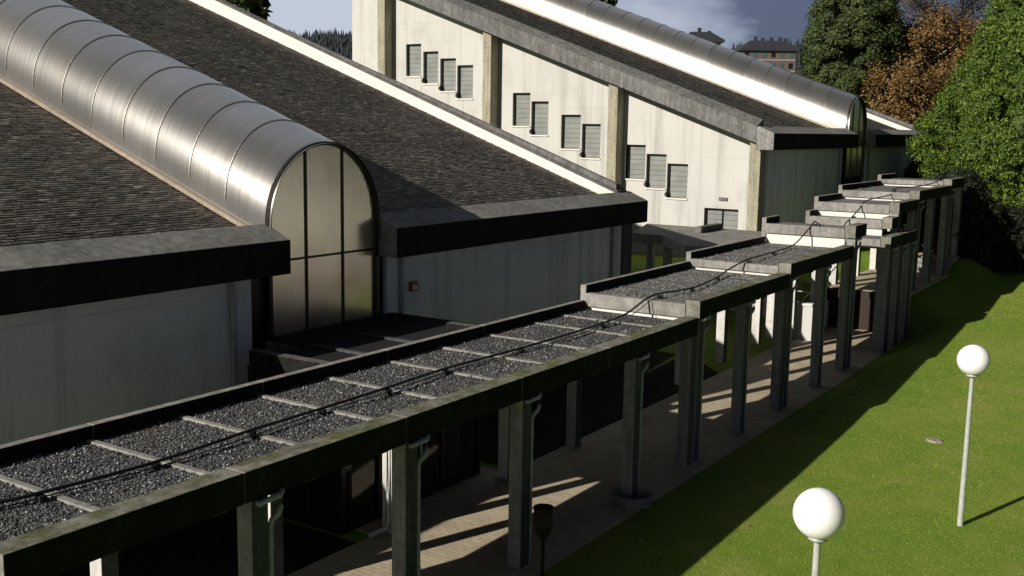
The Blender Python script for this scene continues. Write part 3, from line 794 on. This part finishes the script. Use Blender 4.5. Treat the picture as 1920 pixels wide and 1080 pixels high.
WIN_B = []
for y0_, y1_, z0_, z1_ in [(30.13, 30.99, 8.96, 10.38), (29.17, 30.01, 8.63, 10.03), (28.2, 29.06, 8.29, 9.71), (27.28, 28.13, 7.97, 9.40), (24.32, 25.2, 6.83, 8.21), (23.42, 24.26, 6.47, 7.86),
                           (21.87, 22.79, 5.93, 7.32), (20.94, 21.8, 5.58, 6.96), (18.9, 19.8, 4.82, 6.17), (17.99, 18.85, 4.50, 5.83), (17.07, 17.94, 4.15, 5.48), (14.95, 16.33, 1.75, 3.85)]:
    WIN_B.append((y0_, y1_, z0_, z1_))
bB = pavilion('farther pavilion on higher ground with a bright white gable wall of stepped windows', 37.1, 61.2, 47.6, 50.5, 6.71, 1.9, WIN_B)
for y0_, y1_, z0_, z1_ in ((23.9, 24.35, 5.46, 5.56), (15.4, 15.75, 4.15, 4.28), (24.6, 24.75, 6.02, 6.12)):
    mb = MB(); mb.box(37.93, 37.978, y0_, y1_, z0_, z1_); mb.build('wall_vent', MT['band'], bB, bevel=.01)

XF = None
# ------------------------------------------------------------------ entrance porch of the nearer pavilion
t = thing('entrance_porch', 'dark flat roofed glazed porch behind the walkway under the arched window', 'porch', (12.2, 11.3, 0))
mb = MB(); mb.box(12.45, 17.2, 11.235, 13.38, 2.62, 2.82); mb.box(13.55, 17.2, 13.382, 14.40, 2.62, 2.82); mb.build('roof_slab', MT['beam'], t)
mb = MB(); mb.box(12.47, 17.18, 11.24, 13.37, 2.822, 2.86); mb.box(13.57, 17.18, 13.375, 14.38, 2.822, 2.86); mb.build('gravel_bed', MT['tar'], t)
for x_ in (13.6, 14.9):
    mb = MB(); mb.box(x_ - .05, x_ + .05, 11.26, 13.3, 2.862, 2.90); mb.build('crossbar', MT['dim'], t)
for xa in (12.22, 16.30):
    mb = MB(); mb.box(xa, xa + .2, 11.24, 13.38 if xa < 14 else 12.3, 2.55, 3.0); mb.paint(6, (2, 5), 1); mb.build('parapet', [MT['beam'], MT['black_face']], t, bevel=.012)  # porch parapet faces also carry painted shade
mb = MB()
for x_ in (12.62, 13.55, 14.5, 15.35, 16.5):
    mb.box(x_ - .045, x_ + .045, 11.62, 11.74, .02, 2.62)
for y_ in (12.4, 13.1, 13.75): mb.box(12.57, 12.68, y_ - .05, y_ + .05, .02, 2.62)
mb.box(12.6, 16.5, 11.63, 11.73, 2.05, 2.14); mb.box(12.6, 16.5, 11.63, 11.73, .02, .12); mb.box(12.58, 12.67, 11.74, 13.8, .02, .14)
mb.build('glazing_frame', MT['frame'], t)
mb = MB(); mb.box(12.67, 14.45, 11.67, 11.69, .12, 2.62); mb.box(15.4, 16.46, 11.67, 11.69, .12, 2.62); mb.box(12.615, 12.635, 11.75, 13.8, .14, 2.62); mb.build('window_pane', MT['glass'], t)
mb = MB(); mb.box(14.55, 15.30, 11.66, 11.70, .02, 2.05); dr = mb.build('door', MT['glass'], t)
mb = MB(); mb.tube([(14.66, 11.6, .85), (14.66, 11.6, 1.35)], .018, 8); mb.build('door_handle', MT['post'], dr)

# link canopy between the two pavilions
t = thing('link_canopy', 'small flat concrete canopy on posts in the yard between the pavilions', 'canopy', (33, 15, .8))
pl = [(33.14, 16.9), (33.14, 15.74), (30.6, 13.75), (31.6, 11.9), (36.9, 12.9), (36.9, 18.2)]
pl = pl[::-1]
mb = MB(); mb.sweep([(x_, y_, 2.86) for x_, y_ in pl], [(x_, y_, 3.2) for x_, y_ in pl]); mb.build('roof_slab', MT['curb'], t, bevel=.015)
mb = MB(); mb.box(34.7, 36.6, 15.0, 15.25, 3.2, 3.42); mb.build('kerb', MT['beam'], t, bevel=.02)
for x_, y_ in ((33.35, 15.62), (31.9, 12.2), (36.5, 13.2), (36.5, 17.8)):
    mb = MB(); mb.box(x_ - .12, x_ + .12, y_ - .12, y_ + .12, float(ground_z(x_, y_)) - .1, 2.862); mb.build('column', MT['column'], t, bevel=.012)

# white stairwell wall with its handrail
t = thing('stair_wall', 'low white wall in sunlight under the third canopy, with a handrail', 'wall', (33.55, 11, 0))
mb = MB(); mb.box(33.5, 33.72, 10.52, 14.6, -.1, 1.22); mb.build('wall', MT['white'], t)
mb = MB(); mb.box(33.46, 33.76, 10.48, 14.64, 1.222, 1.30); mb.build('coping', MT['riser'], t, bevel=.01)
mb = MB(); mb.box(33.724, 36.5, 10.9, 11.08, -.1, 1.0); mb.build('side_wall', MT['greywall'], t)
mb = MB(); mb.box(36.5, 36.60, 8.3, 11.2, -.1, 1.44); tag(mb.build('retaining_wall', MT['dkbrick']), 'dark brown retaining wall holding up the higher landing of the walk', 'wall')
mb = MB(); mb.tube([(33.9, 11.4, 1.62), (33.9, 10.75, 1.62), (38.5, 10.75, 2.6)], .02, 8)
for x_, z_ in ((33.9, 1.62), (36.2, 2.11), (38.5, 2.6)): mb.tube([(x_, 10.98, z_ - 1.0), (x_, 10.98, z_ - .25), (x_, 10.75, z_)], .016, 8)
mb.build('handrail', MT['palepipe'], t)

# ------------------------------------------------------------------ globe lamps, bin, basin, stone
def m_globe():
    a = Mat('opal_globe', .35, 0, .5); a.color((.86, .86, .87)); a.b.inputs['Subsurface Weight'].default_value = .25
    a.b.inputs['Subsurface Radius'].default_value = (.2, .2, .2); return a.m
MT['globe'] = m_globe()
def lamp(x, y, zb, h, label):
    t = thing('globe_lamp', label, 'lamp post', (x, y, zb), 'white globe lamps on the lawn')
    rg = .265
    mb = MB(); mb.lathe([(rg * math.sin(math.pi * k / 32), -rg * math.cos(math.pi * k / 32)) for k in range(33)], (x, y, zb + h - rg), 48); mb.build('globe', MT['globe'], t)
    mb = MB(); z0 = h - 2 * rg
    mb.lathe([(.035, z0 - .05), (.045, z0 - .045), (.045, z0 - .02), (.10, z0 - .012), (.10, z0 + .012), (.085, z0 + .03), (.075, z0 + .03)], (x, y, zb), 28); mb.build('collar', MT['post'], t)
    mb = MB(); mb.lathe([(.052, -.1), (.052, .0), (.050, .5), (.036, z0 - .045)], (x, y, zb), 20); mb.build('post', MT['post'], t)
    return t
lamp(19.08, 3.19, float(ground_z(19.08, 3.19)), 3.20, 'white globe lamp farther out on the lawn, its whole post and shadow in view')
lamp(10.55, 3.12, 0.0, 3.16, 'nearer white globe lamp, its post cut off by the bottom of the picture')

t = thing('litter_bin', 'rusty dark mesh litter bin on a post beside a walkway column', 'bin', (13.15, 8.05, 0))
bx, by = 13.15, 8.05
mb = MB(); mb.lathe([(.03, .0), (.03, .62)], (bx, by, 0), 12); mb.build('post', MT['black'], t)
mb = MB(); mb.lathe([(.03, .60), (.06, .62), (.125, .74), (.148, .78), (.150, 1.10), (.138, 1.10), (.136, .79), (.03, .70)], (bx, by, 0), 24); mb.build('basket', MT['rust'], t)
mb = MB(); mb.lathe([(.162, 1.09), (.162, 1.115), (.140, 1.115), (.140, 1.09), (.162, 1.09)], (bx, by, 0), 24); mb.build('rim', MT['black'], t)

mb = MB(); mb.lathe([(.34, -.05), (.36, .16), (.40, .17), (.40, .19), (.33, .19), (.29, .05), (0, .05)], (16.86, 8.42, 0), 28)
tag(mb.build('drain_basin', MT['curb']), 'round concrete basin on the ground catching the downpipe of a column', 'basin')

mb = MB(); pts = [(23.6, 4.55), (23.75, 4.42), (23.98, 4.5), (24.02, 4.72), (23.85, 4.85), (23.66, 4.76)]; zq = float(ground_z(23.8, 4.65))
mb.sweep([(a, b, zq - .02) for a, b in pts], [(23.8 + (a - 23.8) * .8, 4.65 + (b - 4.65) * .8, zq + .035) for a, b in pts])
tag(mb.build('flat_stone', MT['pillar'], bevel=.012), 'small pale flat stone lying in the sunlit lawn', 'stone')

# ------------------------------------------------------------------ trees
def leaf_cloud(P, N, size, up=.0, aspect=2.4):
    """one bent leaf spray (two triangles) per point P, roughly facing N"""
    n = len(P)
    d = N + RNG.normal(0, .55, (n, 3)); d /= np.linalg.norm(d, axis=1)[:, None]
    a = np.cross(d, RNG.normal(0, 1, (n, 3))); a /= np.linalg.norm(a, axis=1)[:, None]
    b = np.cross(d, a)
    s = (size * (.55 + .9 * RNG.random(n)))[:, None]
    q = np.stack([P - a * s * .5, P + b * s * .5 * aspect + d * s * .12, P + a * s * .5, P - b * s * .5 * aspect + d * s * .12], 1).reshape(-1, 3)
    i = np.arange(n) * 4
    F = np.concatenate([np.stack([i, i + 1, i + 2], 1), np.stack([i, i + 2, i + 3], 1)])
    return q, F

def cone_tree(label, x, y, z0, h, r, prof, n, leaf, mat, clumps=260, csize=.9, droop=-.15, group=None, name='conifer_tree', trunk=.25, core=0, lobe=1.0):
    """foliage gathered in sprays (clumps) set on a cone-like envelope prof(u) in 0..1"""
    t = thing(name, label, 'tree', (x, y, z0), group)
    u = RNG.random(clumps) ** 1.15; ang = RNG.random(clumps) * 2 * np.pi
    lob = 1 + lobe * (.13 * np.sin(ang * 3 + 1.3 + u * 9) + .09 * np.sin(ang * 7 + u * 23) + RNG.normal(0, .07, clumps))
    rr = prof(u) * r * lob * np.where(RNG.random(clumps) < .75, .93, .55 + .35 * RNG.random(clumps))
    C = np.stack([x + np.cos(ang) * rr, y + np.sin(ang) * rr, z0 + u * h], 1)
    out_ = np.stack([np.cos(ang), np.sin(ang), np.full(clumps, .35)], 1)
    k = RNG.integers(0, clumps, n)
    o = RNG.normal(0, 1, (n, 3)); o /= np.linalg.norm(o, axis=1)[:, None]; rad = RNG.random(n) ** .5
    cs = (csize * (.6 + .8 * RNG.random(clumps)))[k][:, None]
    P = C[k] + o * rad[:, None] * cs * np.array([1, 1, .75]) + out_[k] * cs * .2
    P[:, 2] += droop * np.linalg.norm((P - C[k])[:, :2], axis=1)
    q, F = leaf_cloud(P, out_[k] * .6 + o * .7, leaf)
    if core:      # dense inner foliage
        un = np.linspace(0, .97, 30); an = np.linspace(0, 2 * np.pi, 40, endpoint=False); U, A_ = np.meshgrid(un, an, indexing='ij')
        Rr = prof(U) * r * core * (1 + lobe * .10 * np.sin(A_ * 3 + 1.3 + U * 9) + .08 * np.sin(A_ * 7 + U * 23) + RNG.normal(0, .04, U.shape))
        Vc = np.stack([x + np.cos(A_) * Rr, y + np.sin(A_) * Rr, z0 + U * h], -1).reshape(-1, 3); I_ = np.arange(30 * 40).reshape(30, 40); J_ = np.roll(I_, -1, 1)
        Fc = np.concatenate([np.stack([I_[:-1], J_[:-1], J_[1:]], -1).reshape(-1, 3), np.stack([I_[:-1], J_[1:], I_[1:]], -1).reshape(-1, 3)])
        F = np.concatenate([F, Fc + len(q)]); q = np.concatenate([q, Vc])
    fast_mesh('crown', q, F, mat, t)
    mb = MB(); mb.tube([(x, y, z0 - .3), (x, y, z0 + h * .5), (x, y, z0 + h * .92)], trunk, 10, r1=.03)
    for i in range(14):
        a = i * 2.4; zz = z0 + h * (.08 + .8 * i / 14); L = r * float(prof(np.array([(zz - z0) / h]))[0]) * .8
        mb.tube([(x, y, zz), (x + math.cos(a) * L, y + math.sin(a) * L, zz + L * .15)], .06, 6, r1=.015)
    mb.build('trunk', MT['bark'], t)
    return t
pcone = lambda u: np.clip(1.02 - u, 0, 1) ** .75 * np.clip(.55 + u * 4, 0, 1)
pcol = lambda u: np.clip(1.03 - u, 0, 1) ** .42 * np.clip(.75 + u * 1.5, 0, 1)
pcyp = lambda u: np.interp(u, [0, .04, .12, .19, .26, .34, .46, .58, .8, 1.0], [.20, .34, .66, .88, .98, .84, .67, .50, .24, .0])
cone_tree('big bright green cypress in sunlight at the far end of the walkway', 55.2, 6.2, .9, 21, 6.7, pcyp, 560000, .055, MT['cypress'], 5200, .40, .08, core=.66, lobe=.45)
cone_tree('tall dark green conifer rising behind the farther pavilion', 75.6, 22.3, 1.5, 24, 3.3, pcol, 300000, .085, MT['conifer'], 800, .65, -.35, core=.5)
cone_tree('tip of a dark conifer showing over the nearer pavilion roof', 46.6, 52.0, 1.0, 22, 3.2, pcone, 22000, .3, MT['conifer'], 260, .7, -.35)
cone_tree('small conifer tip showing above the farther silver skylight', 81.4, 45.2, 2.0, 17.0, 2.6, pcone, 14000, .28, MT['conifer'], 160, .7, -.3)

MT['yew'] = m_leaf('yew_leaves', [(.0, (.004, .007, .003)), (.6, (.009, .015, .006)), (1.0, (.020, .030, .012))])  # near-black leaves with the shade put into their colour
def shade_hedge(label, x0, x1, y0, y1, z0, z1, n):
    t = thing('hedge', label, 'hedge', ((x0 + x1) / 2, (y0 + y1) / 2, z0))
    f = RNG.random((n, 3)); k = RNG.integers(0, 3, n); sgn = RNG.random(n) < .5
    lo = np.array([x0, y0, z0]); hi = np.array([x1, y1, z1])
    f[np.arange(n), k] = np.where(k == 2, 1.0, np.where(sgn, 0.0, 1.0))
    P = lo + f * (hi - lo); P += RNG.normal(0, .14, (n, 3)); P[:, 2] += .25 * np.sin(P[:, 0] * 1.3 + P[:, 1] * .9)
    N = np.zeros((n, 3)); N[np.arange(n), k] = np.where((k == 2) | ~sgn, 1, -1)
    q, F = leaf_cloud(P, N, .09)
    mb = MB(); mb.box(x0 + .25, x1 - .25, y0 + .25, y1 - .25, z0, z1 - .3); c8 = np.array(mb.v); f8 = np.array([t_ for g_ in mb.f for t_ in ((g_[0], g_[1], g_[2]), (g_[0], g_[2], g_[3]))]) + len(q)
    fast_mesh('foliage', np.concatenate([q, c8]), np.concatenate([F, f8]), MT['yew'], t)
prd = lambda u: np.sqrt(np.clip(1.02 - u * u, 0, 1))  # dark foliage masses below are added to stand in for deep shade
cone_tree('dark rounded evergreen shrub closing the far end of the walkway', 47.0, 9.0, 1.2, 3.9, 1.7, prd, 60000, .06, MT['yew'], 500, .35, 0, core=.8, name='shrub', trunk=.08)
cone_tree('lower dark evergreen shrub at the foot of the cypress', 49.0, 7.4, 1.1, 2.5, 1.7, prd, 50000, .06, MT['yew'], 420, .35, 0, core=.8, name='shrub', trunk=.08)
shade_hedge('tall dark clipped hedge in shade behind the cypress at the end of the walkway', 57.5, 60, 3.0, 13.5, 1.2, 5.0, 60000)

def broad_tree(label, x, y, z0, h, r, n, leaf, mat, bark, density=.5, name='autumn_tree', seed=3, zc=.6):
    t = thing(name, label, 'tree', (x, y, z0)); rnd = random.Random(seed)
    mb = MB(); tips = []
    mb.tube([(x, y, z0 - .3), (x + .1, y, z0 + h * .25), (x, y + .1, z0 + h * .5), (x, y, z0 + h * .85)], .24, 10, r1=.05)
    for i in range(34):
        u = .16 + .72 * i / 34; a = i * 2.399; L = r * math.sqrt(max(.05, 1 - ((u - .5) / .56) ** 2)) * rnd.uniform(.75, 1.1)
        p0 = Vector((x, y, z0 + h * u)); p1 = p0 + Vector((math.cos(a) * L * .5, math.sin(a) * L * .5, L * .28)); p2 = p0 + Vector((math.cos(a) * L, math.sin(a) * L, L * .62))
        mb.tube([p0, p1, p2], .075, 6, r1=.018); tips.append((p0, p1, p2))
        for j in range(5):
            b = a + rnd.uniform(-.9, .9); q0 = p0.lerp(p2, rnd.uniform(.35, .95)); q1 = q0 + Vector((math.cos(b), math.sin(b), rnd.uniform(.2, .9))) * L * .35
            mb.tube([q0, q1], .022, 5, r1=.006); tips.append((q0, q0.lerp(q1, .5), q1))
    mb.build('trunk', bark, t)
    T = np.array([[list(q) for q in g] for g in tips]); k = RNG.integers(0, len(T), n); s = RNG.random(n)[:, None] ** .6
    P = np.where(s < .5, T[k, 0] + (T[k, 1] - T[k, 0]) * s * 2, T[k, 1] + (T[k, 2] - T[k, 1]) * (s - .5) * 2) + RNG.normal(0, .42, (n, 3))
    c = np.array([x, y, z0 + h * .55]); q, F = leaf_cloud(P, (P - c) / (np.linalg.norm(P - c, axis=1)[:, None] + .1) + np.array([0, 0, .3]), leaf, aspect=1.3)
    fast_mesh('crown', q, F, mat, t)
    return t
broad_tree('orange autumn tree between the dark conifer and the cypress', 80.5, 18.6, 2.0, 12.5, 4.4, 60000, .13, MT['autumn'], MT['palebark'], seed=3)
broad_tree('taller thinning mauve tree behind the orange one', 90.5, 18.0, 2.0, 19, 6.0, 50000, .10, MT['mauve'], MT['palebark'], seed=5, name='bare_tree')
broad_tree('low russet tree above the far parapet, left of the orange tree', 76.0, 18.9, 2.0, 8.6, 3.2, 30000, .13, MT['autumn'], MT['palebark'], seed=9)

# ------------------------------------------------------------------ far hills and town
def ridge(px_pts, d, name='hills'):
    top = []
    for px_, py_ in px_pts:
        dv = fw + rt * ((px_ - 960) / F_PX) + dn * ((py_ - 540) / F_PX); top.append(Vector((0, 0, CAM_H)) + dv * d)
    V = []; Fq = []
    for i, p in enumerate(top):
        h = Vector((p.x, p.y, 0)).normalized()
        V += [(p.x - h.x * 260, p.y - h.y * 260, 0), (p.x - h.x * 90, p.y - h.y * 90, p.z * .62), (p.x, p.y, p.z), (p.x + h.x * 300, p.y + h.y * 300, p.z * .8)]
    for i in range(len(top) - 1):
        for k in range(3): Fq.append((4 * i + k, 4 * i + 4 + k, 4 * i + 5 + k, 4 * i + 1 + k))
    mb = MB(); mb.add(V, Fq, True)
    return struct(mb.build(name, MT['hill'])), top
def conifers_on(top, n, h0, h1):
    Vv = []; Fv = []
    T = np.array([list(p) for p in top])
    for i in range(n):
        s = RNG.random() * (len(T) - 1); k = int(s); p = T[k] + (T[k + 1] - T[k]) * (s - k)
        hd = np.array([p[0], p[1], 0]); hd /= np.linalg.norm(hd); back = RNG.random() * 80
        b = p - hd * back; b[2] = p[2] * (1 - .38 * back / 90)
        h = h0 + (h1 - h0) * RNG.random(); r = h * .2; o = len(Vv)
        for lv in range(3):
            zz = b[2] - 1 + h * .28 * lv; rr = r * (1 - .27 * lv); o = len(Vv)
            for q in range(6): Vv.append((b[0] + rr * math.cos(q * 1.047 + lv), b[1] + rr * math.sin(q * 1.047 + lv), zz))
            Vv.append((b[0], b[1], zz + h * .5))
            for q in range(6): Fv.append((o + q, o + (q + 1) % 6, o + 6))
    return struct(fast_mesh('forest', np.array(Vv), np.array(Fv), MT['farforest']), 'stuff')
_, tp = ridge([(-400, 74), (200, 76), (540, 74), (600, 70), (680, 70), (800, 72)], 620); conifers_on(tp, 1500, 3, 7)
_, tp = ridge([(1000, 110), (1300, 95), (1430, 88), (1560, 80), (1700, 74), (1800, 72), (2300, 76)], 700); conifers_on(tp, 1500, 3, 7)

def at_px(px_, py_, d):
    return Vector((0, 0, CAM_H)) + (fw + rt * ((px_ - 960) / F_PX) + dn * ((py_ - 540) / F_PX)) * d
MT['brick'] = simple('far_brick', (.12, .085, .08), .9)
MT['farwhite'] = simple('far_pale_render', (.26, .25, .27), .9)
MT['darkroof'] = simple('far_dark_roof', (.022, .024, .032), .8)
MT['teal'] = simple('far_teal_glass', (.05, .09, .10), .3)
def apartment(label, c, w, dpt, zt, rh, wallm, chims, floors, cols):
    """c: ground centre; local axes u (screen right) and v (away)"""
    t = thing('apartment_block', label, 'building', (c.x, c.y, 0))
    u = Vector((rt.x, rt.y, 0)).normalized(); v = Vector((fw.x, fw.y, 0)).normalized()
    P = lambda a, b, z: (c.x + u.x * a + v.x * b, c.y + u.y * a + v.y * b, z)
    def bx(mb, a0, a1, b0, b1, z0, z1):
        mb.add([P(a0, b0, z0), P(a1, b0, z0), P(a1, b1, z0), P(a0, b1, z0), P(a0, b0, z1), P(a1, b0, z1), P(a1, b1, z1), P(a0, b1, z1)],
               [(0, 3, 2, 1), (4, 5, 6, 7), (0, 1, 5, 4), (1, 2, 6, 5), (2, 3, 7, 6), (3, 0, 4, 7)])
    mb = MB(); bx(mb, -w / 2, w / 2, 0, dpt, 0, zt); mb.build('wall', wallm, t)
    mb = MB(); e = .8
    A = [P(-w / 2 - e, -e, zt), P(w / 2 + e, -e, zt), P(w / 2 + e, dpt + e, zt), P(-w / 2 - e, dpt + e, zt)]
    B = [P(-w / 2 + w * .22, dpt * .4, zt + rh), P(w / 2 - w * .22, dpt * .4, zt + rh), P(w / 2 - w * .22, dpt * .6, zt + rh), P(-w / 2 + w * .22, dpt * .6, zt + rh)]
    mb.sweep([(x_, y_, z_) for x_, y_, z_ in A], B)
    bx(mb, -w / 2 - e, w / 2 + e, -e, dpt + e, zt - .5, zt)
    rf = mb.build('roof', MT['darkroof'], t)
    for a, hh in chims:
        mb = MB(); bx(mb, a - .45, a + .45, dpt * .45, dpt * .5, zt + .5, zt + rh + hh); mb.build('chimney', MT['darkroof'], rf)
    for i in range(floors):
        mb = MB(); z0 = zt - 3.0 * (i + 1)
        bx(mb, -w / 2 - .02, w / 2 + .02, -.16, .0, z0 - .1, z0 + .25); mb.build('floor_band', MT['farwhite'], t)
        for j in range(cols):
            a = -w / 2 + w * (j + .5) / cols
            mb = MB(); bx(mb, a - w / cols * .24, a + w / cols * .24, -.06, .05, z0 + .8, z0 + 2.3); mb.build('window', MT['teal'] if (i + j) % 3 else MT['glass'], t)
    return t
c1 = at_px(1318, 88, 265)
apartment('far apartment block with dark hipped roof left of the other one', Vector((c1.x, c1.y, 0)), 9.0, 9, at_px(1318, 75, 265).z, 2.3, MT['farwhite'], [(-.3, 1.0), (2.2, .3)], 5, 4)
c2 = at_px(1442, 100, 290)
apartment('wide far brick apartment block beside the tall dark conifer', Vector((c2.x, c2.y, 0)), 14.5, 12, at_px(1440, 92, 290).z, 2.6, MT['brick'], [(-2.6, 1.1), (-.6, .8), (1.8, 1.0), (4.2, 1.1), (5.6, .7)], 6, 6)

# low pale annexe, added out of view for the bronze arched window to mirror
t = thing('annexe_building', 'low pale annexe across the lawn, outside the picture to the right', 'building', (40, -7, .8))
mb = MB(); A = [(40, -6.5, .2), (40, -30, .2), (40, -30, 6.4), (40, -6.5, 2.5)]; mb.sweep(A, [(x_ + 14, y_, z_) for x_, y_, z_ in A]); mb.build('wall', MT['greywall'], t)
mb = MB(); A = [(39.6, -6.0, 2.44), (39.6, -30.4, 6.50), (39.6, -30.4, 6.78), (39.6, -6.0, 2.72)]; mb.sweep(A, [(x_ + 15, y_, z_) for x_, y_, z_ in A]); mb.build('roof', MT['band'], t)
